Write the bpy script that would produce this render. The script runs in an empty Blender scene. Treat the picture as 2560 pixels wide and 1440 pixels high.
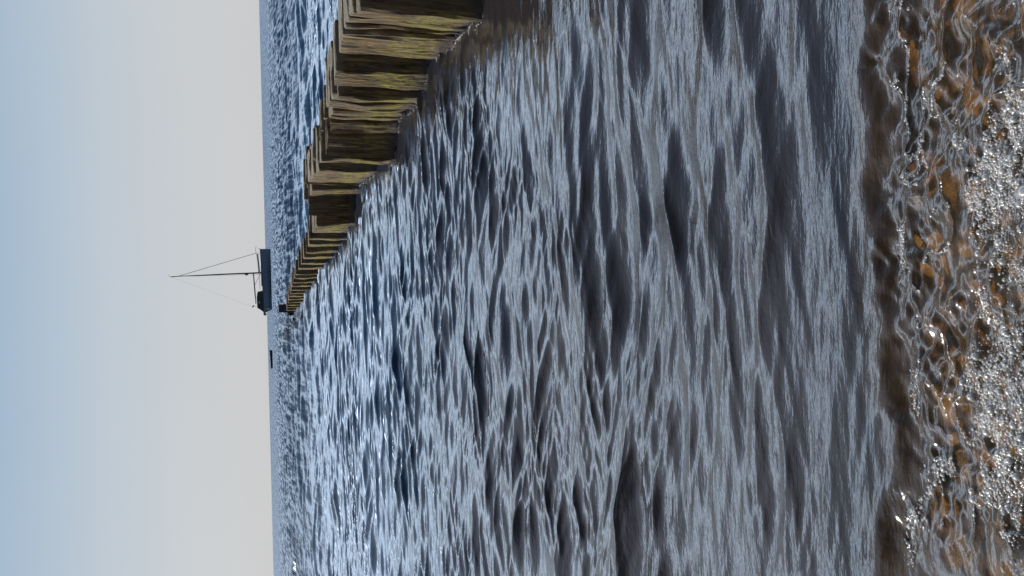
import bpy, bmesh, math, random
import numpy as np
from mathutils import Vector, Matrix, noise
random.seed(4); rng = np.random.default_rng(11)
S = bpy.context.scene; C = S.collection
R = math.radians
# ---------------------------------------------------------------- camera (phone held upright, picture stored on its side)
H = 1.6; PITCH = R(17.65); ROLL = R(1.45)
F = Vector((0, math.cos(PITCH), -math.sin(PITCH))); U0 = Vector((0, math.sin(PITCH), math.cos(PITCH))); R0 = Vector((1, 0, 0))
RI = math.cos(ROLL)*R0 - math.sin(ROLL)*U0; UI = math.sin(ROLL)*R0 + math.cos(ROLL)*U0
cam = bpy.data.objects.new('camera', bpy.data.cameras.new('camera')); C.objects.link(cam); S.camera = cam
cam.data.lens = 36*1930/2560; cam.data.sensor_width = 36; cam.data.clip_end = 120000; cam.data.clip_start = .05
X_, Y_, Z_ = -UI, RI, -F
cam.matrix_world = Matrix(((X_.x, Y_.x, Z_.x, 0), (X_.y, Y_.y, Z_.y, 0), (X_.z, Y_.z, Z_.z, H), (0, 0, 0, 1)))
# ---------------------------------------------------------------- sky and sun
SUN_EL, SUN_AZ = R(42), R(-56)           # azimuth measured from +Y (view direction) towards +X
w = bpy.data.worlds.new("World"); S.world = w; w.use_nodes = True
nt = w.node_tree; N = nt.nodes; L = nt.links; N.clear()
sky = N.new('ShaderNodeTexSky'); sky.sky_type = 'NISHITA'; sky.sun_disc = False
sky.sun_elevation = SUN_EL; sky.sun_rotation = SUN_AZ; sky.dust_density = 0.6; sky.air_density = 1.0; sky.ozone_density = 1.5
bg = N.new('ShaderNodeBackground'); bg.inputs['Strength'].default_value = .10
out = N.new('ShaderNodeOutputWorld')
# sky by elevation: grey-white horizon, blue, then unseen bright band added for water reflections
tc = N.new('ShaderNodeTexCoord'); sp = N.new('ShaderNodeSeparateXYZ'); L.new(tc.outputs['Generated'], sp.inputs[0])
asn = N.new('ShaderNodeMath'); asn.operation = 'ARCSINE'; L.new(sp.outputs[2], asn.inputs[0])
mr = N.new('ShaderNodeMath'); mr.operation = 'DIVIDE'; L.new(asn.outputs[0], mr.inputs[0]); mr.inputs[1].default_value = math.pi/2
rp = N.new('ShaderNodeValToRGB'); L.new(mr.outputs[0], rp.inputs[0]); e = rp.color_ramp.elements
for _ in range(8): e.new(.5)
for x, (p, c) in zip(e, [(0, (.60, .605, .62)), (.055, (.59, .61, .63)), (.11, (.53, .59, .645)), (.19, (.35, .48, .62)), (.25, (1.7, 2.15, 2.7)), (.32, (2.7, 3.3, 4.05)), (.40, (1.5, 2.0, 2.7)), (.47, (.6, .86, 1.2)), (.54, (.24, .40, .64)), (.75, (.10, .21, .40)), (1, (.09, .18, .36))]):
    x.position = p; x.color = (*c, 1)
cn = N.new('ShaderNodeTexNoise'); cm = N.new('ShaderNodeMapping'); cm.inputs['Scale'].default_value = (1.2, 1.2, 3.5); L.new(tc.outputs['Generated'], cm.inputs[0]); L.new(cm.outputs[0], cn.inputs['Vector'])
cn.inputs['Scale'].default_value = 2.2; cn.inputs['Detail'].default_value = 5
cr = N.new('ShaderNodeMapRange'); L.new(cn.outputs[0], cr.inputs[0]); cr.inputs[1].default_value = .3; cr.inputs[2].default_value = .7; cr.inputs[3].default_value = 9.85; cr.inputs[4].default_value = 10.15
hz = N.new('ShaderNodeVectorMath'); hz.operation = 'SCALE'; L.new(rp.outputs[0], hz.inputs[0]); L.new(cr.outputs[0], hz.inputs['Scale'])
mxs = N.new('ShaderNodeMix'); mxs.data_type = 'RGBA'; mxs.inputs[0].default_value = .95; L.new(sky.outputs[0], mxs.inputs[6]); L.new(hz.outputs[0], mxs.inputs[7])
# added glow round the sun, above and left of the frame, whitens water streaks
sv_ = N.new('ShaderNodeVectorMath'); sv_.operation = 'DOT_PRODUCT'; L.new(tc.outputs['Generated'], sv_.inputs[0])
sv_.inputs[1].default_value = (math.sin(SUN_AZ)*math.cos(SUN_EL), math.cos(SUN_AZ)*math.cos(SUN_EL), math.sin(SUN_EL))
au = N.new('ShaderNodeMapRange'); au.interpolation_type = 'SMOOTHERSTEP'; L.new(sv_.outputs['Value'], au.inputs[0]); au.inputs[1].default_value = .6; au.inputs[2].default_value = 1.0; au.inputs[3].default_value = 0; au.inputs[4].default_value = 5
ae = N.new('ShaderNodeMapRange'); ae.interpolation_type = 'SMOOTHSTEP'; L.new(mr.outputs[0], ae.inputs[0]); ae.inputs[1].default_value = .18; ae.inputs[2].default_value = .42
am = N.new('ShaderNodeMath'); am.operation = 'MULTIPLY'; L.new(au.outputs[0], am.inputs[0]); L.new(ae.outputs[0], am.inputs[1])
av = N.new('ShaderNodeVectorMath'); av.operation = 'SCALE'; av.inputs[0].default_value = (1, .98, .95); L.new(am.outputs[0], av.inputs['Scale'])
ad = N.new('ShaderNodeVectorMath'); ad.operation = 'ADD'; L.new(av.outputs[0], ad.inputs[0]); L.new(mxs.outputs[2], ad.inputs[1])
# sky behind the camera, away from the sun, dimmed to keep plank fronts dark
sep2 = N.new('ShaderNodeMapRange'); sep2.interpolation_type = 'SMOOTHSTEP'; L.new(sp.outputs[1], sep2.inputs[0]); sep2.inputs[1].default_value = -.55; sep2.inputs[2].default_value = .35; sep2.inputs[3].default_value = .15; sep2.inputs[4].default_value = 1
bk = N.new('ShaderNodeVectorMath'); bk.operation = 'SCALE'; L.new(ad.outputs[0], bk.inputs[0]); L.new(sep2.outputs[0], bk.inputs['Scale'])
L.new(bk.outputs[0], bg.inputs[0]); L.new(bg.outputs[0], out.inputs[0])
sun = bpy.data.objects.new('sun', bpy.data.lights.new('sun', 'SUN')); C.objects.link(sun)
sun.data.energy = 5.0; sun.data.angle = R(.53); sun.data.color = (1, .94, .84)
sd = Vector((math.sin(SUN_AZ)*math.cos(SUN_EL), math.cos(SUN_AZ)*math.cos(SUN_EL), math.sin(SUN_EL)))
sun.rotation_euler = sd.to_track_quat('Z', 'Y').to_euler()
S.view_settings.view_transform = 'Standard'; S.view_settings.look = 'None'; S.view_settings.gamma = 1
S.view_settings.exposure = 0.0
S.cycles.max_bounces = 8; S.cycles.transparent_max_bounces = 12; S.cycles.sample_clamp_indirect = 4; S.cycles.caustics_reflective = False; S.cycles.caustics_refractive = False

# ---------------------------------------------------------------- helpers
def tag(o, label=None, cat=None, group=None, kind=None):
    if label: o['label'] = label
    if cat: o['category'] = cat
    if group: o['group'] = group
    if kind: o['kind'] = kind
    return o
def empty(name, loc=(0, 0, 0), rz=0):
    o = bpy.data.objects.new(name, None); C.objects.link(o); o.location = loc; o.rotation_euler.z = rz; return o
def from_arrays(name, co, faces, mat, parent=None, smooth=True):
    me = bpy.data.meshes.new(name); co = np.asarray(co, np.float32); faces = np.asarray(faces, np.int32); k = faces.shape[1]
    me.vertices.add(len(co)); me.vertices.foreach_set('co', co.ravel())
    me.loops.add(faces.size); me.loops.foreach_set('vertex_index', faces.ravel())
    me.polygons.add(len(faces)); me.polygons.foreach_set('loop_start', np.arange(0, faces.size, k, dtype=np.int32))
    me.polygons.foreach_set('loop_total', np.full(len(faces), k, np.int32))
    me.polygons.foreach_set('use_smooth', np.full(len(faces), smooth)); me.update(); me.validate()
    me.materials.append(mat); o = bpy.data.objects.new(name, me); C.objects.link(o); o.parent = parent; return o
def from_bm(name, bm, mat, parent=None, smooth=False):
    bmesh.ops.recalc_face_normals(bm, faces=bm.faces[:])
    me = bpy.data.meshes.new(name); bm.to_mesh(me); bm.free(); me.materials.append(mat)
    if smooth: me.polygons.foreach_set('use_smooth', [True]*len(me.polygons))
    o = bpy.data.objects.new(name, me); C.objects.link(o); o.parent = parent; return o
def tube(bm, pts, r, seg=8, r2=None):
    pts = [Vector(p) for p in pts]; rings = []
    for i, p in enumerate(pts):
        d = (pts[min(i+1, len(pts)-1)]-pts[max(i-1, 0)]).normalized()
        a = d.cross(Vector((0, 0, 1)) if abs(d.z) < .9 else Vector((1, 0, 0))).normalized(); b = d.cross(a)
        rr = r if r2 is None else r+(r2-r)*i/(len(pts)-1)
        rings.append([bm.verts.new(p+rr*(math.cos(t)*a+math.sin(t)*b)) for t in [2*math.pi*k/seg for k in range(seg)]])
    for A, B in zip(rings, rings[1:]):
        for k in range(seg): bm.faces.new((A[k], A[(k+1) % seg], B[(k+1) % seg], B[k]))
    bm.faces.new(rings[0][::-1]); bm.faces.new(rings[-1])
def box(bm, lo, hi):
    m = Matrix.Translation([(a+b)/2 for a, b in zip(lo, hi)]) @ Matrix.Diagonal([b-a for a, b in zip(lo, hi)]+[1])
    return bmesh.ops.create_cube(bm, size=1, matrix=m)['verts']
class NT:
    def __init__(s, name):
        s.m = bpy.data.materials.new(name); s.m.use_nodes = True; s.t = s.m.node_tree; s.t.nodes.clear()
        s.out = s.add('OutputMaterial')
    def add(s, t, **kw):
        n = s.t.nodes.new('ShaderNode'+t)
        for k, v in kw.items():
            if hasattr(n, k): setattr(n, k, v)
        return n
    def set(s, sock, v):
        if isinstance(v, bpy.types.NodeSocket): s.t.links.new(v, sock)
        elif isinstance(v, bpy.types.Node): s.t.links.new(v.outputs[0], sock)
        else: sock.default_value = v
    def noise(s, vec, scale, detail=4, rough=.55, dist=0):
        n = s.add('TexNoise'); s.set(n.inputs['Vector'], vec); n.inputs['Scale'].default_value = scale
        n.inputs['Detail'].default_value = detail; n.inputs['Roughness'].default_value = rough; n.inputs['Distortion'].default_value = dist
        return n.outputs[0]
    def map(s, vec, sc=(1, 1, 1), rot=(0, 0, 0), loc=(0, 0, 0)):
        n = s.add('Mapping'); s.set(n.inputs[0], vec); n.inputs['Scale'].default_value = sc; n.inputs['Rotation'].default_value = rot; n.inputs['Location'].default_value = loc
        return n.outputs[0]
    def ramp(s, fac, stops):
        n = s.add('ValToRGB'); s.set(n.inputs[0], fac); e = n.color_ramp.elements
        while len(e) < len(stops): e.new(.5)
        for x, (p, c) in zip(e, stops):
            x.position = p; x.color = (c, c, c, 1) if isinstance(c, (int, float)) else (*c, 1)
        return n.outputs[0]
    def mix(s, f, a, b, mode='MIX'):
        n = s.add('Mix', data_type='RGBA', blend_type=mode); s.set(n.inputs[0], f)
        for i, v in ((6, a), (7, b)): s.set(n.inputs[i], (*v, 1) if isinstance(v, tuple) and len(v) == 3 else v)
        return n.outputs[2]
    def math(s, op, a, b=0., c=0.):
        n = s.add('Math', operation=op); s.set(n.inputs[0], a); s.set(n.inputs[1], b); s.set(n.inputs[2], c); return n.outputs[0]
    def bump(s, h, strength, dist, normal=None):
        n = s.add('Bump'); s.set(n.inputs['Height'], h); n.inputs['Strength'].default_value = strength; n.inputs['Distance'].default_value = dist
        if normal: s.set(n.inputs['Normal'], normal)
        return n.outputs[0]
    def prin(s, color, rough=.5, normal=None, **kw):
        n = s.add('BsdfPrincipled'); s.set(n.inputs['Base Color'], (*color, 1) if isinstance(color, tuple) else color); s.set(n.inputs['Roughness'], rough)
        if normal: s.set(n.inputs['Normal'], normal)
        for k, v in kw.items(): s.set(n.inputs[k.replace('_', ' ')], v)
        return n
    def done(s, sh): s.set(s.out.inputs[0], sh); return s.m
def fr(x): return x-np.floor(x)
def smooth(a, b, x): t = np.clip((x-a)/(b-a), 0, 1); return t*t*(3-2*t)
# value noise in numpy (hash lattice)
_tab = rng.random((256, 256)).astype(np.float32)
def vnoise(x, y):
    xi = np.floor(x).astype(int); yi = np.floor(y).astype(int); fx = x-xi; fy = y-yi; fx = fx*fx*(3-2*fx); fy = fy*fy*(3-2*fy)
    g = lambda a, b: _tab[a & 255, b & 255]
    return (g(xi, yi)*(1-fx)+g(xi+1, yi)*fx)*(1-fy)+(g(xi, yi+1)*(1-fx)+g(xi+1, yi+1)*fx)*fy
def fbm(x, y, o=4):
    s = 0; a = .5; t = 0
    for i in range(o): s = s+a*vnoise(x*2**i+17*i, y*2**i+31*i); t += a; a *= .5
    return s/t

# ---------------------------------------------------------------- water surface
def d_of_v(v): return H/np.tan(PITCH+np.arctan((v-1280)/1930))
dist = list(d_of_v(np.arange(3500, 1500, -1.7))) + list(d_of_v(np.arange(1500, 900, -.9))) + list(d_of_v(np.arange(900, 674, -.45)))
while dist[-1] < 60000: dist.append(dist[-1]*1.12)
dist = np.array(dist)
ang = np.concatenate([np.linspace(-62, -24, 50, endpoint=False), np.linspace(-24, 24, 860, endpoint=False), np.linspace(24, 62, 51)])*math.pi/180
rowsp = np.gradient(dist)
D, A = np.meshgrid(dist, ang, indexing='ij')
X = (D*np.sin(A)); Y = (D*np.cos(A)); nr, nc = X.shape
def front(x):      # distance of the little swash front from the camera's foot, along the shore
    return 1.70+.03*np.sin(x*3.1+.6)+.018*np.sin(x*8.3+1)+.010*np.sin(x*21+2)+.03*(fbm(x*9+5, x*0+3, 3)-.5)*2+.05*(fbm(x*2.3+5, x*0+3, 2)-.5)*2
def waves(X, Y, sp, seed, n, lo, hi, slope, dirs, chop=.75):
    r = np.random.default_rng(seed); Z = np.zeros_like(X); DX = np.zeros_like(X); DY = np.zeros_like(X)
    lam = np.exp(r.uniform(math.log(lo), math.log(hi), n))
    for l in lam:
        m, sdv = dirs[r.integers(len(dirs))]; th = r.normal(m, sdv)      # travel direction, 0 = towards the camera
        kx, ky = math.sin(th), -math.cos(th); k = 2*math.pi/l
        a = slope*math.sqrt(2/n)*l/(2*math.pi)*(l/.3)**-.05
        wrow = 1-smooth(.33, .7, sp/(l/max(.35, abs(ky)))); ok = np.nonzero(wrow > 0)[0]
        if not len(ok): continue
        sl = slice(ok[0], ok[-1]+1); ph = (kx*X[sl]+ky*Y[sl])*k+r.uniform(0, 6.28)
        aw = (a*wrow[sl])[:, None]; c = np.cos(ph); s_ = np.sin(ph)
        Z[sl] += aw*c; DX[sl] -= chop*kx*aw*s_; DY[sl] -= chop*ky*aw*s_
    return Z, DX, DY
Xf = X.astype(np.float32); Yf = Y.astype(np.float32)
# bend the domain a little so that no crest is a straight line
WX = Xf+.16*(vnoise(Xf*1.3, Yf*1.3)-.5)*np.minimum(1, 8/D).astype(np.float32)+.35*(vnoise(Xf*.31+9, Yf*.31)-.5)
WY = Yf+.16*(vnoise(Xf*1.1+40, Yf*1.4+7)-.5)*np.minimum(1, 8/D).astype(np.float32)+.35*(vnoise(Xf*.29+3, Yf*.33+60)-.5)
Z1, dx1, dy1 = waves(WX, WY, rowsp, 1, 50, .40, 1.8, .135, [(.32, .07), (-.30, .08), (.1, .15)])
Z2, dx2, dy2 = waves(WX, WY, rowsp, 2, 120, .10, .42, .21, [(.20, .045), (-.22, .05), (.02, .06)])
Z3, dx3, dy3 = waves(WX, WY, rowsp, 3, 60, .04, .12, .085, [(.22, .05), (-.22, .05), (0, .06)])
Z4, dx4, dy4 = waves(WX, WY, rowsp, 4, 80, 1.0, 9., .17, [(.1, .5), (-.4, .6)])
patch = .55+.9*fbm(Xf*.55+3, Yf*.55+1, 3)
calm = fbm(Xf*1.6+50, Yf*1.2+20, 3)
near = smooth(1.70, 2.3, Y)
a1 = patch*(.22+.78*smooth(1.9, 3.4, Y)); a2 = patch*(.15+.85*near)*(.55+.9*calm); a3 = (.35+1.3*smooth(.40, .65, calm))*(.45+.55*near)
far = smooth(9, 20, D)
ZS, dxs, dys = waves(Xf+.05*(fbm(Xf*6, Yf*6, 3)-.5), Yf+.05*(fbm(Xf*6+20, Yf*6, 3)-.5), rowsp, 7, 80, .03, .22, .30, [(0, .9), (.4, .5)])
zs_amp = smooth(.36, .62, fbm(Xf*4.5+90, Yf*5+13, 3))
Z = Z1*a1+Z2*a2*(1+.55*smooth(3, 8, D))+Z3*a3*(1+.6*smooth(2.5, 5, D))+Z4*smooth(6, 30, D)*(1-.6*smooth(120, 400, D))
DX = dx1*a1+dx2*a2+dx3*a3; DY = dy1*a1+dy2*a2+dy3*a3
# swash zone: the front is a small step, in front of it a thin, churned sheet over sand
fy = front(X); past = Y-fy
step = smooth(-.045, .02, past)
churn = (np.abs(fbm(Xf*9+3, Yf*14+8, 3)-.5)*2)
churn2 = fbm(Xf*5+30, Yf*9+2, 2)-.5
swash = 1-step
Z = Z*(1-.7*swash) + .016*step - .006*swash + .007*np.exp(-((past-.03)/.03)**2)*(.3+fbm(Xf*5, Xf*0, 2)) + swash*smooth(0, -.12, past)*(.030*churn2+.034*(.35-churn)) + swash*.028*smooth(.0, -.5, past) + smooth(.06, -.03, past)*ZS*(.15+.85*zs_amp)
Z = np.where(D < 900, Z, 0); Z += -.0
keep = (D < 60)
co = np.stack([X+np.where(keep, DX, 0)*near, Y+np.where(keep, DY, 0)*near, Z], -1).reshape(-1, 3)
i = np.arange(nr-1)[:, None]*nc+np.arange(nc-1)[None, :]
faces = np.stack([i, i+1, i+nc+1, i+nc], -1).reshape(-1, 4)[:, ::-1]
# the mesh winding above faces down for +angle; flip so that normals look up
faces = faces[:, ::-1]
if True:
    a, b, c_, d_ = [co[faces[0][k]] for k in range(4)]
    if np.cross(b-a, c_-a)[2] < 0: faces = faces[:, ::-1]

def water_mat():
    t = NT('water'); g = t.add('NewGeometry'); P = g.outputs['Position']
    sh = t.add('Attribute', attribute_name='shallow').outputs['Fac']
    fr_ = t.add('Attribute', attribute_name='far').outputs['Fac']
    n1 = t.noise(t.map(P, (9, 26, 1), (0, 0, .2)), 1.6, 3, .6, .4)
    n2 = t.noise(t.map(P, (30, 70, 1), (0, 0, -.3)), 1.0, 2, .5, .3); n3 = t.noise(t.map(P, (5, 62, 1), (0, 0, .26)), 1.0, 3, .6, .25); n4 = t.noise(t.map(P, (4, 48, 1), (0, 0, -.24)), 1.0, 3, .6, .25); n5 = t.noise(P, 60, 3, .6, .8)
    gate = t.ramp(t.noise(P, 1.3, 2), [(.42, 0.1), (.62, 1.)])
    fc = t.add('Attribute', attribute_name='offshore').outputs['Fac']
    h = t.math('ADD', t.math('MULTIPLY', n1, .6), t.math('MULTIPLY', t.math('MULTIPLY', n2, gate), .4)); h = t.math('ADD', h, t.math('MULTIPLY', t.math('MULTIPLY', t.math('ADD', n3, n4), t.math('MULTIPLY_ADD', fc, -.92, 1.)), .24)); h = t.math('ADD', h, t.math('MULTIPLY', t.math('MULTIPLY', n5, sh), .32))
    nf = t.noise(t.map(P, (.9, 2.2, 1)), 1.0, 6, .7, .2)
    nf = t.math('ADD', nf, t.math('MULTIPLY', t.noise(t.map(P, (1.1, .22, 1), (0, 0, .15)), 1.0, 3, .6), 1.6))
    b = t.add('Bump'); t.set(b.inputs['Height'], h); b.inputs['Distance'].default_value = .004; t.set(b.inputs['Strength'], t.math('SUBTRACT', .8, t.math('MULTIPLY', fr_, .7)))
    b2 = t.add('Bump'); t.set(b2.inputs['Height'], nf); b2.inputs['Distance'].default_value = .5; t.set(b2.inputs['Strength'], t.math('MULTIPLY', fr_, .25)); t.set(b2.inputs['Normal'], b)
    # open-water facets too distant to model: slopes towards / away from the shore, longer across the wind than the mesh resolves
    fa = t.noise(t.map(P, (2.6, .20, 1), (0, 0, .05)), 1.0, 3, .62); fb = t.noise(t.map(P, (5.5, .75, 1), (0, 0, .12)), 1.0, 3, .62)
    f1 = t.mix(t.ramp(fr_, [(.25, 0.), (.8, 1.)]), fb, fa); f2 = t.noise(t.map(P, (2.2, .30, 1), (0, 0, -.2)), 1.0, 3, .6)
    sy = t.math('ADD', t.math('MULTIPLY', t.ramp(f1, [(.36, 0.), (.66, 1.)]), -.64), t.math('MULTIPLY_ADD', f2, .5, -.50))
    cx = t.add('CombineXYZ'); t.set(cx.inputs[0], t.math('MULTIPLY_ADD', f2, .2, -.1)); t.set(cx.inputs[1], t.math('MULTIPLY', t.math('MULTIPLY', sy, fr_), .75))
    va = t.add('VectorMath', operation='ADD'); t.set(va.inputs[0], b2.outputs[0]); t.set(va.inputs[1], cx); vn = t.add('VectorMath', operation='NORMALIZE'); t.set(vn.inputs[0], va)
    nrm = vn.outputs[0]
    fc = t.add('Attribute', attribute_name='offshore').outputs['Fac']
    tint = t.add('Attribute', attribute_name='tint').outputs['Fac']; clear = t.add('Attribute', attribute_name='clear').outputs['Fac']
    deep = t.mix(tint, (.022, .018, .018), (.008, .028, .062)); deep = t.mix(sh, deep, (.12, .068, .026))
    b.inputs['Distance'].default_value = .0055
    murk = t.add('BsdfDiffuse'); t.set(murk.inputs[0], deep); t.set(murk.inputs['Normal'], nrm)
    tr = t.add('BsdfTransparent'); tr.inputs[0].default_value = (.86, .70, .44, 1)
    body = t.add('MixShader'); t.set(body.inputs[0], clear); t.set(body.inputs[1], murk); t.set(body.inputs[2], tr)
    gl = t.add('BsdfGlossy'); gl.inputs['Color'].default_value = (1, 1, 1, 1); t.set(gl.inputs['Normal'], nrm)
    t.set(gl.inputs['Roughness'], t.math('MULTIPLY_ADD', fr_, .08, .03))
    fres = t.add('Fresnel'); fres.inputs[0].default_value = 1.6; t.set(fres.inputs['Normal'], nrm)
    mx = t.add('MixShader'); t.set(mx.inputs[0], fres); t.set(mx.inputs[1], body); t.set(mx.inputs[2], gl)
    return t.done(mx)
water = from_arrays('water', co, faces, water_mat()); tag(water, kind='structure')
sh = (1-smooth(-.02, .13, past))*(.35+.6*fbm(Xf*5, Yf*7, 3))
sh_c = (1-smooth(-.02, .34, past))*(.40+.60*fbm(Xf*5, Yf*7, 3))
for nm, arr in (('shallow', sh), ('far', smooth(9, 55, D)), ('offshore', smooth(2.4, 9, D)), ('tint', smooth(3.5, 13, D)*(1-.85*np.exp(-((X-2.05+.083*(Y-6)+.25)/.75)**2))), ('clear', sh_c)):
    at = water.data.attributes.new(nm, 'FLOAT', 'POINT'); at.data.foreach_set('value', arr.astype(np.float32).ravel())

# ---------------------------------------------------------------- beach under and behind the camera
def sand_mat():
    t = NT('wet_sand'); P = t.add('NewGeometry').outputs['Position']
    a = t.noise(P, 5, 6, .6, .6); b = t.noise(P, 40, 5, .7); c = t.noise(t.map(P, (1, 1.6, 1)), 11, 4, .6, 1.2)
    col = t.ramp(a, [(.32, (.035, .022, .010)), (.48, (.15, .095, .04)), (.60, (.36, .24, .09)), (.72, (.56, .44, .22))])
    col = t.mix(t.ramp(c, [(.5, 0.), (.66, .8)]), col, (.02, .011, .005))
    col = t.mix(t.ramp(b, [(.5, 0.), (.72, .55)]), col, (.40, .26, .12))
    return t.done(t.prin(col, .35, t.bump(b, .6, .01)))
gx = np.linspace(-7, 7, 300); gy = np.linspace(-9, 3.2, 260); GX, GY = np.meshgrid(gx, gy, indexing='ij')
GZ = -.055-.10*smooth(1.6, 3.2, GY)*3+.05*(1.5-np.minimum(GY, 1.5))+.018*(fbm(GX*5+70, GY*5+9, 4)-.5)
GZ = np.where(GY < .6, GZ+.04*(.6-GY), GZ)
k = np.arange(299)[:, None]*260+np.arange(259)[None, :]
bed = from_arrays('beach', np.stack([GX, GY, GZ], -1).reshape(-1, 3), np.stack([k, k+260, k+261, k+1], -1).reshape(-1, 4), sand_mat()); tag(bed, kind='structure')
k = 40000.
sb = from_arrays('seabed', [(-k, -k, -3), (k, -k, -3), (k, k, -3), (-k, k, -3)], [(0, 1, 2, 3)], sand_mat()); tag(sb, kind='structure')

# ---------------------------------------------------------------- foam
def bubble_mat():
    t = NT('foam_bubbles'); fres = t.add('Fresnel'); fres.inputs[0].default_value = 2.1
    tr = t.add('BsdfTransparent'); tr.inputs[0].default_value = (.985, .97, .94, 1)
    df = t.add('BsdfDiffuse'); df.inputs[0].default_value = (.95, .93, .9, 1)
    m0 = t.add('MixShader'); m0.inputs[0].default_value = .30; tl = t.add('BsdfTranslucent'); tl.inputs[0].default_value = (.95, .93, .9, 1); m1 = t.add('MixShader'); m1.inputs[0].default_value = .55; t.set(m1.inputs[1], df); t.set(m1.inputs[2], tl)
    t.set(m0.inputs[1], tr); t.set(m0.inputs[2], m1)
    gl = t.add('BsdfGlossy'); gl.inputs['Roughness'].default_value = .11; gl.inputs['Color'].default_value = (1, .93, .86, 1)
    mx = t.add('MixShader'); t.set(mx.inputs[0], fres); t.set(mx.inputs[1], m0); t.set(mx.inputs[2], gl)
    return t.done(mx)
def height_at(x, y):
    x = np.asarray(x, float); y = np.asarray(y, float)
    r = np.clip(np.searchsorted(dist, np.hypot(x, y)), 0, nr-1); c = np.clip(np.searchsorted(ang, np.arctan2(x, y)), 0, nc-1); return Z[r, c]
bm = bmesh.new(); bmesh.ops.create_icosphere(bm, subdivisions=2, radius=1)
bmesh.ops.delete(bm, geom=[v for v in bm.verts if v.co.z < -.4], context='VERTS'); bm.verts.index_update()
sv = np.array([v.co[:] for v in bm.verts]); sf = np.array([[v.index for v in f.verts] for f in bm.faces if len(f.verts) == 3]); bm.free()
def foam_density(x, y):
    n = fbm(x*4.2+11., y*6+4., 4); n2 = fbm(x*16+31., y*22+4., 3)
    edge = 1.350+.05*np.sin(-x*4+1.2)-.09*x+(n-.5)*.45
    p = 1-smooth(edge-.01, edge+.01, y); cut = 1-smooth(1.56, 1.6, y)
    q = np.where(x > .1, .9*smooth(.54, .60, n)*smooth(.45, .6, n2)*cut, .6*smooth(.56, .60, n2)*smooth(.5, .56, n)*cut)
    rg = np.abs(fbm(x*9+3, y*14+8, 3)-.5)*2; pst = y-front(x)
    ridge = (1-smooth(.02, .07, rg))*smooth(.46, .60, n2)*.5*smooth(-.03, -.10, pst)
    lip = .45*np.exp(-((pst+.075+.03*(n2-.5))/.012)**2)*smooth(.50, .62, fbm(x*11+7, y*3, 3))
    return np.maximum(np.maximum(p*(.10+.90*smooth(.40, .60, n2))*(.35+.65*smooth(.40, .55, fbm(x*3.1+60., y*5+8., 3))), q), np.maximum(ridge, lip))
M = 200000; bx = rng.uniform(-1.15, 1.15, M); by = rng.uniform(1.0, 1.72, M); keepb = rng.random(M) < foam_density(bx, by); bx = bx[keepb]; by = by[keepb]
br = .0013+.0045*rng.random(len(bx))**3; u_ = rng.random(len(bx)); br = np.where(u_ < .012, rng.uniform(.006, .012, len(bx)), br); br = np.where(u_ > .9998, rng.uniform(.015, .025, len(bx)), br)
pa = np.stack([bx, by, height_at(bx, by)-br*.15, br], -1); vv = (sv[None]*pa[:, 3][:, None, None]*np.array([1, 1, .85])+pa[:, None, :3]).reshape(-1, 3)
ff = (sf[None]+(np.arange(len(pa))*len(sv))[:, None, None]).reshape(-1, 3)
print('bubbles', len(pa), 'tris', len(ff))
foam = from_arrays('foam', vv, ff, bubble_mat()); tag(foam, 'fine whitish bubbles massed on the brown swash at the water\'s edge', 'foam', kind='stuff')

# ---------------------------------------------------------------- groyne of upright timber planks
def pile_mat():
    t = NT('weathered_pile'); P = t.add('NewGeometry').outputs['Position']; z = t.add('SeparateXYZ'); t.set(z.inputs[0], P); z = z.outputs[2]
    rnd = t.add('ObjectInfo').outputs['Random']
    st = t.noise(t.map(P, (22, 22, 1.6)), 1.6, 6, .7, .8); st2 = t.noise(t.map(P, (40, 40, 4)), 2, 5, .7); big = t.noise(P, 3.1, 4, .6, .5)
    col = t.ramp(st, [(.38, (.016, .010, .006)), (.47, (.075, .048, .022)), (.56, (.29, .19, .07)), (.68, (.52, .38, .17))])
    col = t.mix(t.ramp(big, [(.42, 0.), (.62, .7)]), col, (.20, .15, .10))
    col = t.mix(t.math('MULTIPLY', rnd, .35), col, (.15, .09, .04))
    wob = t.math('ADD', z, t.math('MULTIPLY', t.math('SUBTRACT', big, .5), .5))
    gn = t.add('SeparateXYZ'); t.set(gn.inputs[0], t.add('NewGeometry').outputs['True Normal']); side = t.ramp(t.math('MULTIPLY', gn.outputs[0], -1.), [(.15, .12), (.6, 1.)])  # real moss, thinned on shaded camera-facing sides so the colour itself is darker there
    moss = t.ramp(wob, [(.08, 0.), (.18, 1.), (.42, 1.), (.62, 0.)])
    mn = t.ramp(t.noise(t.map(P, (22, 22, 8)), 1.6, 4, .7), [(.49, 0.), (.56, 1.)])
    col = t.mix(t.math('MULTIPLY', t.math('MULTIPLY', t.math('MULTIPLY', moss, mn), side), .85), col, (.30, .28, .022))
    top = t.ramp(t.math('ADD', wob, 0.), [(.80, 0.), (.95, .6)]); col = t.mix(top, col, (.27, .23, .17))
    wet = t.ramp(t.math('ADD', z, t.math('MULTIPLY', st2, .1)), [(.10, 1.), (.19, 0.)]); col = t.mix(wet, col, (.085, .062, .050))
    rough = t.math('MULTIPLY_ADD', wet, -.5, .82)
    hh = t.math('ADD', st, t.math('MULTIPLY', st2, .5))
    return t.done(t.prin(col, rough, t.bump(hh, 1., .06)))
PM = pile_mat()
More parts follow.
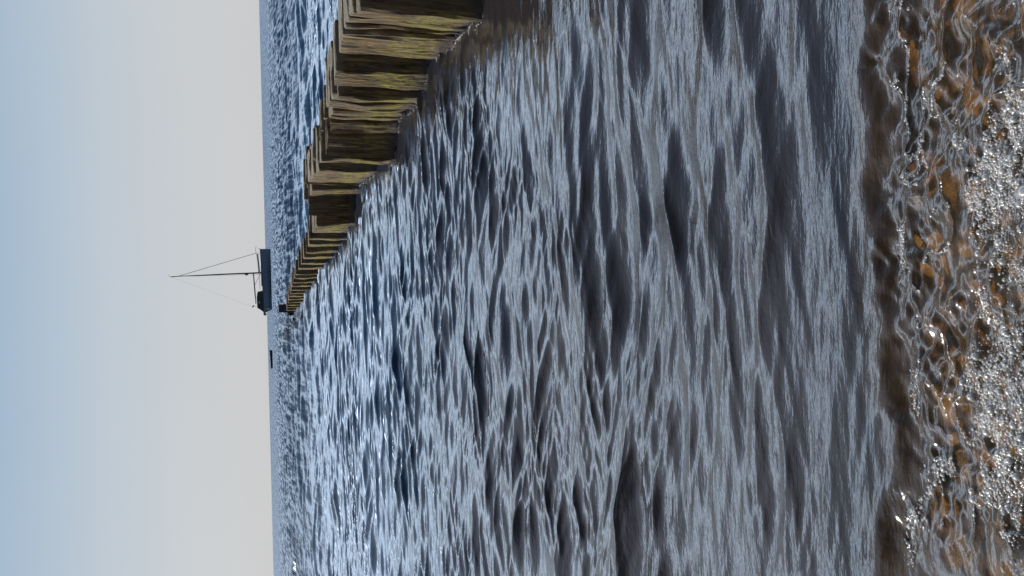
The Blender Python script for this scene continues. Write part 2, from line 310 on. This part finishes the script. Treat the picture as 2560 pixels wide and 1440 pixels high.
FACES = [(2.01, 5.55, 2.17, 6.58, 0.92), (2.16, 6.6, 2.12, 7.08, 0.92), (2.11, 7.52, 2.02, 7.73, 0.9), (1.97, 7.91, 2.02, 8.75, 0.87), (2.02, 8.8, 2.04, 9.27, 0.83), (2.01, 9.33, 1.93, 9.47, 0.83), (1.87, 9.54, 1.78, 9.64, 0.86), (1.76, 9.65, 1.66, 9.71, 0.87), (1.63, 9.73, 1.66, 10.22, 0.92), (1.74, 11.36, 1.82, 13.35, 0.86), (1.79, 13.87, 1.74, 14.28, 0.8), (1.57, 14.31, 1.39, 14.36, 0.85), (1.26, 14.63, 1.19, 16.06, 0.68), (1.13, 16.71, 1.08, 17.1, 0.68), (1.05, 17.41, 1.0, 17.84, 0.7), (0.95, 18.35, 0.9, 18.76, 0.72), (0.87, 19.22, 0.83, 20.13, 0.72), (0.79, 21.12, 0.76, 21.79, 0.71), (0.71, 22.66, 0.66, 23.42, 0.71), (0.59, 24.51, 0.56, 24.99, 0.71), (0.49, 25.67, 0.44, 26.27, 0.71), (0.37, 27.02, 0.33, 27.55, 0.71), (0.26, 28.24, 0.21, 28.82, 0.72), (0.13, 29.72, 0.09, 30.2, 0.72), (0.01, 31.09, -0.03, 31.71, 0.72), (-0.12, 32.81, -0.17, 33.5, 0.7), (-0.26, 34.71, -0.32, 35.49, 0.68), (-0.4, 36.57, -0.46, 37.43, 0.66), (-0.55, 38.47, -0.6, 38.93, 0.65), (-0.69, 39.88, -0.74, 40.37, 0.64), (-0.84, 41.39, -0.92, 42.18, 0.63)]
# piles in front of the frame, on the camera's side
FACES = [(2.15, 3.2, 2.12, 3.75, .95), (2.10, 4.25, 2.07, 4.8, .94)] + FACES
groyne = tag(empty('groyne', (2.0, 6, 0)), 'long low groyne of brown algae-stained timber planks running out to sea', 'groyne')
def plank(x0, y0, x1, y1, wd, h, seed, fine):
    """upright timber: left edge from (x0,y0) to (x1,y1), reaching wd to the right; ragged, worn and split"""
    bm = bmesh.new(); c = .018; zs = [-.7, -.35, -.1]+[i*(h-.03)/fine for i in range(0, fine+1)]+[h-.008, h]
    def outline(ins):
        P = [(x0+ins, y0+c+ins), (x0+c+ins, y0+ins)]; m = 7 if fine > 8 else 2
        P += [(x0+c+(wd-2*c)*k/m, y0+ins) for k in range(1, m)]; P += [(x0+wd-c-ins, y0+ins), (x0+wd-ins, y0+c+ins), (x0+wd-ins, y1-c-ins), (x0+wd-c-ins, y1-ins), (x1+c+ins, y1-ins), (x1+ins, y1-c-ins)]
        m2 = max(2, int((y1-y0)/.03)) if fine > 8 else 2
        P += [(x1+ins+(x0-x1)*k/m2, y1-c-ins-(y1-y0-2*c)*k/m2) for k in range(1, m2)]
        return P
    rows = []; lean = random.uniform(-.012, .012)
    for zi, z in enumerate(zs):
        P = outline(.006 if zi == len(zs)-1 else 0); row = []
        for (x, y) in P:
            n1 = noise.noise((x*9+seed, y*9, z*1.6)); n2 = noise.noise((x*38+seed, y*38, z*3)); n3 = noise.noise((seed, y*.5, z*2.6))
            rot = max(0, .25-z)*.12*(noise.noise((x*14, y*14+seed, z*9))+.3) if z > -.1 else 0
            k = .016*n1+.014*n2+.026*n3+rot; edge = 1 if x < x0+.1 else .3
            zt = z+(.022*noise.noise((x*6+seed, y*6, 1)) if z > h*.9 else 0)
            row.append(bm.verts.new((x-2+k*edge+lean*z, y-6+.008*n2, zt)))
        rows.append(row)
    n = len(rows[0])
    for A_, B_ in zip(rows, rows[1:]):
        for q in range(n): bm.faces.new((A_[q], A_[(q+1) % n], B_[(q+1) % n], B_[q]))
    bm.faces.new(rows[-1]); bmesh.ops.recalc_face_normals(bm, faces=bm.faces[:]); return bm
plank_spots = []
for i, (ax, ay, bx, by, h) in enumerate(FACES):
    W_ = .95 if ay < 7.2 else (.55 if ay < 9 else (.46 if ay < 13 else .5))
    if 13.5 < ay < 14.4: W_ = .8
    L_ = by-ay; ln = L_ if ay < 16.5 else L_*.5
    y = ay; n = max(1, round(ln/(.22 if ay < 11 else .45))); ws = [random.uniform(.7, 1.3) for _ in range(n)]; tot = sum(ws)
    for k in range(n):
        t_ = ln*ws[k]/tot; y2 = y+t_; f0 = (y-ay)/L_; f1 = (y2-ay)/L_; g = random.uniform(.012, .03) if t_ > .08 else .004
        jx = random.uniform(-.012, .03) if 0 < k else 0
        hh = h+random.uniform(-.015, .02)+.012*k
        o = from_bm('timber_plank', plank(ax+(bx-ax)*f0+jx, y, ax+(bx-ax)*f1+jx, max(y2-g, y+.045), W_+random.uniform(-.05, .05), hh, i*7.3+k*1.7, 30 if ay < 11 else (12 if ay < 16 else 5)), PM, groyne)
        if 4.5 < ay < 12: plank_spots.append((ax+(bx-ax)*f0+jx, y, y2-g))
        y = y2
    # a second, taller leaf standing behind where the outline steps up
    if 9.2 < ay < 14.5:
        from_bm('timber_plank', plank(ax+.10, by+.06, ax+.10, by+.16, W_-.05, h+.055, i*3.3, 12), PM, groyne)
# dark posts at the seaward end
def dark_mat(name, col, rough=.6):
    t = NT(name); P = t.add('TexCoord').outputs['Object']; n = t.noise(P, 4, 4)
    return t.done(t.prin(t.mix(n, tuple(c*.6 for c in col), tuple(c*1.3 for c in col)), rough, t.bump(n, .3, .02)))
DK = dark_mat('tarred_timber', (.012, .012, .016), .7)
def post(cx, cy, hw, hd, top, lean=0):
    bm = bmesh.new(); n = 6
    for k in range(n+1):
        z = -.8+(top+.8)*k/n; s = 1-.12*k/n
        r = [bm.verts.new((cx+lean*z+sx*hw*s+random.uniform(-.01, .01), cy+sy*hd*s, z)) for sx, sy in ((-1, -1), (-.5, -1.15), (.5, -1.15), (1, -1), (1, 1), (-1, 1))]
        if k:
            for j in range(6): bm.faces.new((prev[j], prev[(j+1) % 6], r[(j+1) % 6], r[j]))
        prev = r
    bm.faces.new(r); return bm
e = from_bm('end_post', post(-.78-2, 43-6, .24, .2, 1.0), DK, groyne)
e = from_bm('end_post', post(-1.08-2, 43.6-6, .12, .15, .52), DK, groyne)
st = from_bm('mooring_post', post(0, 0, .09, .12, .34, .05), DK); st.location = (-1.36, 41.8, 0)
tag(st, 'short black stub post leaning alone in the water beyond the groyne\'s end', 'post')

# ---------------------------------------------------------------- moored sailing yacht
K = .1376
def yacht():
    t0 = empty('sailing_yacht', (5.0, 265, 0)); tag(t0, 'dark blue sailing yacht with one tall bare mast moored beyond the groyne', 'yacht')
    hullm = dark_mat('blue_hull_paint', (.17, .24, .36), .35); blk = dark_mat('black_cover', (.010, .012, .022), .5); wht = dark_mat('white_paint', (.75, .78, .8), .4)
    spar = dark_mat('dark_spar', (.02, .022, .026), .4); wire = dark_mat('rigging_wire', (.13, .13, .13), .4)
    # local x: bow = +; y across; stations from stern (-11.6) to bow (+10.2)
    L0, L1 = -11.8, 10.3; n = 40; bm = bmesh.new(); prev = None
    sheer = lambda u: 2.55+1.05*u**2*.9+.25*(1-u)**3*0+.0
    for k in range(n+1):
        u = k/n; x = L0+(L1-L0)*u
        B = 2.6*(math.sin(math.pi*min(1, (u+.45)/1.45*1.0))**.55 if u < 1 else 0.02)
        B = max(.05, 2.7*(1-(max(0, u-.45)/.55)**2.2)*(.72+.28*min(1, u/.35)))
        zs = 2.9+.75*u**1.6; row = []
        for q in range(13):
            s = q/12; a = s*math.pi
            yy = -B*math.cos(a)*(abs(math.sin(a))**.0 if q in (0, 12) else 1); 
            zz = zs-(zs+1.0)*math.sin(a)**.55
            xx = x
            if u < .12: xx = x+(1-u/.12)*.9*(1-(zz+1)/(zs+1))+(zz/zs-1)*-.0-(1-u/.12)*(zs-zz)*-.25
            row.append(bm.verts.new((xx, yy, zz)))
        if prev:
            for q in range(12): bm.faces.new((prev[q], prev[q+1], row[q+1], row[q]))
            bm.faces.new((prev[0], row[0], row[12], prev[12]))
        else: bm.faces.new(row)
        prev = row
    bm.faces.new(prev[::-1]); from_bm('hull', bm, hullm, t0)
    bm = bmesh.new()      # rubbing strake / dark rail
    for sgn in (-1, 1):
        pts = []
        for k in range(n+1):
            u = k/n; B = max(.05, 2.7*(1-(max(0, u-.45)/.55)**2.2)*(.72+.28*min(1, u/.35))); pts.append((L0+(L1-L0)*u, sgn*(B+.02), 2.9+.75*u**1.6+.03))
        tube(bm, pts, .10, 6)
    from_bm('rail', bm, blk, t0)
    bm = bmesh.new()      # low coachroof ahead of the cockpit
    vs = box(bm, (-2.5, -1.5, 2.9), (5.0, 1.5, 3.55))
    for v in vs:
        if v.co.z > 3: v.co.x *= .9; v.co.y *= .8
    from_bm('coachroof', bm, hullm, t0)
    bm = bmesh.new()      # sprayhood and cockpit cover (black)
    prof = [(-4.0, 3.0), (-4.4, 4.95), (-6.2, 5.25), (-9.8, 5.1), (-10.3, 4.2), (-11.0, 3.3), (-11.3, 2.8)]
    A_ = [bm.verts.new((x, -1.75*(1 if z < 4 else .85), z)) for x, z in prof]; B_ = [bm.verts.new((x, 1.75*(1 if z < 4 else .85), z)) for x, z in prof]
    bm.faces.new(A_); bm.faces.new(B_[::-1])
    for k in range(len(prof)): bm.faces.new((A_[k], B_[k], B_[(k+1) % len(prof)], A_[(k+1) % len(prof)]))
    c = from_bm('cockpit_cover', bm, blk, t0)
    bm = bmesh.new(); box(bm, (-8.2, -1.68, 4.2), (-7.4, -1.60, 4.55)); from_bm('window', bm, wht, c)
    bm = bmesh.new(); box(bm, (-10.35, -2.35, .75), (-9.95, -2.15, 2.0)); from_bm('hull_stripe', bm, wht, t0)
    bm = bmesh.new(); tube(bm, [(2.15, 0, 2.8), (1.9, 0, 15), (1.3, 0, 34.2)], .27, 10, .20); m = from_bm('mast', bm, spar, t0, True)
    bm = bmesh.new(); tube(bm, [(1.3, 0, 34.2), (1.3, 0, 34.7), (2.05, 0, 34.9)], .05, 5); from_bm('masthead_fitting', bm, spar, m)
    bm = bmesh.new(); tube(bm, [(2.05, 0, 9.8), (1.45, 0, 8.4)], .12, 6, .3); tube(bm, [(1.45, 0, 8.4), (2.05, 0, 8.0)], .3, 6, .1); from_bm('radar_bracket', bm, spar, m)
    bm = bmesh.new(); tube(bm, [(2.05, 0, 6.2), (-3, 0, 5.9), (-8.4, 0, 5.65)], .19, 8, .24); from_bm('boom', bm, spar, t0, True)
    bm = bmesh.new(); tube(bm, [(2.05, 0, 3.6), (-2.0, 0, 5.85)], .08, 6); from_bm('vang', bm, wire, t0)
    bm = bmesh.new(); tube(bm, [(-9.0, 0, 6.3), (-9.6, 0, 6.9)], .22, 8); tube(bm, [(-9.3, 0, 5.1), (-9.3, 0, 6.6)], .04, 5); from_bm('stern_lamp', bm, blk, t0)
    bm = bmesh.new(); tube(bm, [(1.45, 0, 31.8), (8.9, 0, 5.0)], .085, 6); from_bm('forestay', bm, wire, t0)
    bm = bmesh.new(); tube(bm, [(1.3, 0, 34.2), (-9.5, 0, 6.5)], .018, 4); from_bm('backstay', bm, wire, t0)
    for s in (-1, 1):
        bm = bmesh.new(); tube(bm, [(1.4, 0, 31), (1.5, s*1.3, 17), (1.5, s*2.5, 3.3)], .015, 4); from_bm('shroud', bm, wire, t0)
    bm = bmesh.new(); tube(bm, [(1.75, -1.4, 17), (1.75, 1.4, 17)], .05, 5); from_bm('spreader', bm, spar, m)
    bm = bmesh.new()
    for s in (-1, 1):
        tube(bm, [(10.2, 0, 3.7), (10.6, 0, 4.2)], .09, 5); tube(bm, [(8.9, s*.5, 3.6), (8.9, s*.4, 5.1), (10.0, 0, 5.2), (11.2, 0, 5.0)], .07, 5)
    from_bm('pulpit', bm, spar, t0)
    bm = bmesh.new()
    for s in (-1, 1): tube(bm, [(8.9, s*.45, 5.0), (5, s*2.0, 4.5), (1, s*2.6, 4.2), (-3.5, s*2.6, 4.0)], .05, 5)
    from_bm('guard_rail', bm, wire, t0)
    bm = bmesh.new(); tube(bm, [(8.6, 0, 4.6), (5, 0, 4.35), (2.0, 0, 4.15)], .28, 8, .34); from_bm('furled_sail', bm, dark_mat('grey_canvas', (.3, .3, .3), .8), t0)
    bm = bmesh.new(); tube(bm, [(-11.3, 0, 2.7), (-12.2, 0, 2.9)], .12, 6)
    bmesh.ops.create_icosphere(bm, subdivisions=2, radius=.55, matrix=Matrix.Translation((-12.2, 0, 2.5)) @ Matrix.Diagonal((.8, .8, 1.1, 1)))
    from_bm('stern_fender', bm, blk, t0)
    t0.rotation_euler.z = R(-4); t0.scale = (.953, .953, .885)
yacht()
# ---------------------------------------------------------------- small open boat
def small_boat():
    t0 = empty('open_boat', (-24.0, 300, 0)); tag(t0, 'small low black open boat with a pale outboard, left of the yacht', 'boat')
    blk = dark_mat('black_boat_paint', (.012, .014, .022), .5); n = 20
    bm = bmesh.new(); prev = None
    for k in range(n+1):
        u = k/n; x = -3.5+7*u; B = max(.04, 1.15*(1-max(0, (u-.5)/.5)**2.2)); zs = .95+.35*u**2; row = []
        for q in range(9):
            a = math.pi*q/8; row.append(bm.verts.new((x-(.5*(1-u)*0), -B*math.cos(a), zs-(zs+.3)*math.sin(a)**.6)))
        row += [bm.verts.new((x, B*.82, zs)), bm.verts.new((x, B*.75, .35)), bm.verts.new((x, -B*.75, .35)), bm.verts.new((x, -B*.82, zs))]
        if prev:
            for q in range(13): bm.faces.new((prev[q], prev[(q+1) % 13], row[(q+1) % 13], row[q]))
        else: bm.faces.new(row)
        prev = row
    bm.faces.new(prev[::-1]); from_bm('hull', bm, blk, t0)
    for x in (-1.5, .3, 1.8):
        bm = bmesh.new(); box(bm, (x, -.85, .75), (x+.3, .85, .82)); from_bm('thwart', bm, blk, t0)
    bm = bmesh.new(); box(bm, (-4.0, -.25, .1), (-3.45, .25, .95)); bmesh.ops.bevel(bm, geom=bm.edges[:], offset=.08, segments=2); tube(bm, [(-3.75, 0, .1), (-3.8, 0, -.5)], .09, 6)
    from_bm('outboard_motor', bm, dark_mat('pale_cowling', (.6, .62, .65), .4), t0); t0.scale = (.92, .92, .8)
small_boat()

# bubbles along the foot of the groyne
fp = []
for (x, y0, y1) in plank_spots:
    for _ in range(int(90*(y1-y0)/.2)):
        if random.random() < .5: fp.append((x-.012-abs(random.gauss(0, .012)), random.uniform(y0, y1), 0, random.uniform(.002, .006)))
    for _ in range(14): fp.append((x+random.uniform(0, .2), y0-.01-abs(random.gauss(0, .01)), 0, random.uniform(.002, .005)))
fp = np.array(fp); fp[:, 2] = height_at(fp[:, 0], fp[:, 1])+.002
vv = (sv[None]*fp[:, 3][:, None, None]+fp[:, None, :3]).reshape(-1, 3); ff = (sf[None]+(np.arange(len(fp))*len(sv))[:, None, None]).reshape(-1, 3)
tag(from_arrays('foam_fringe', vv, ff, foam.data.materials[0]), 'thin broken line of white bubbles along the foot of the groyne', 'foam', kind='stuff')
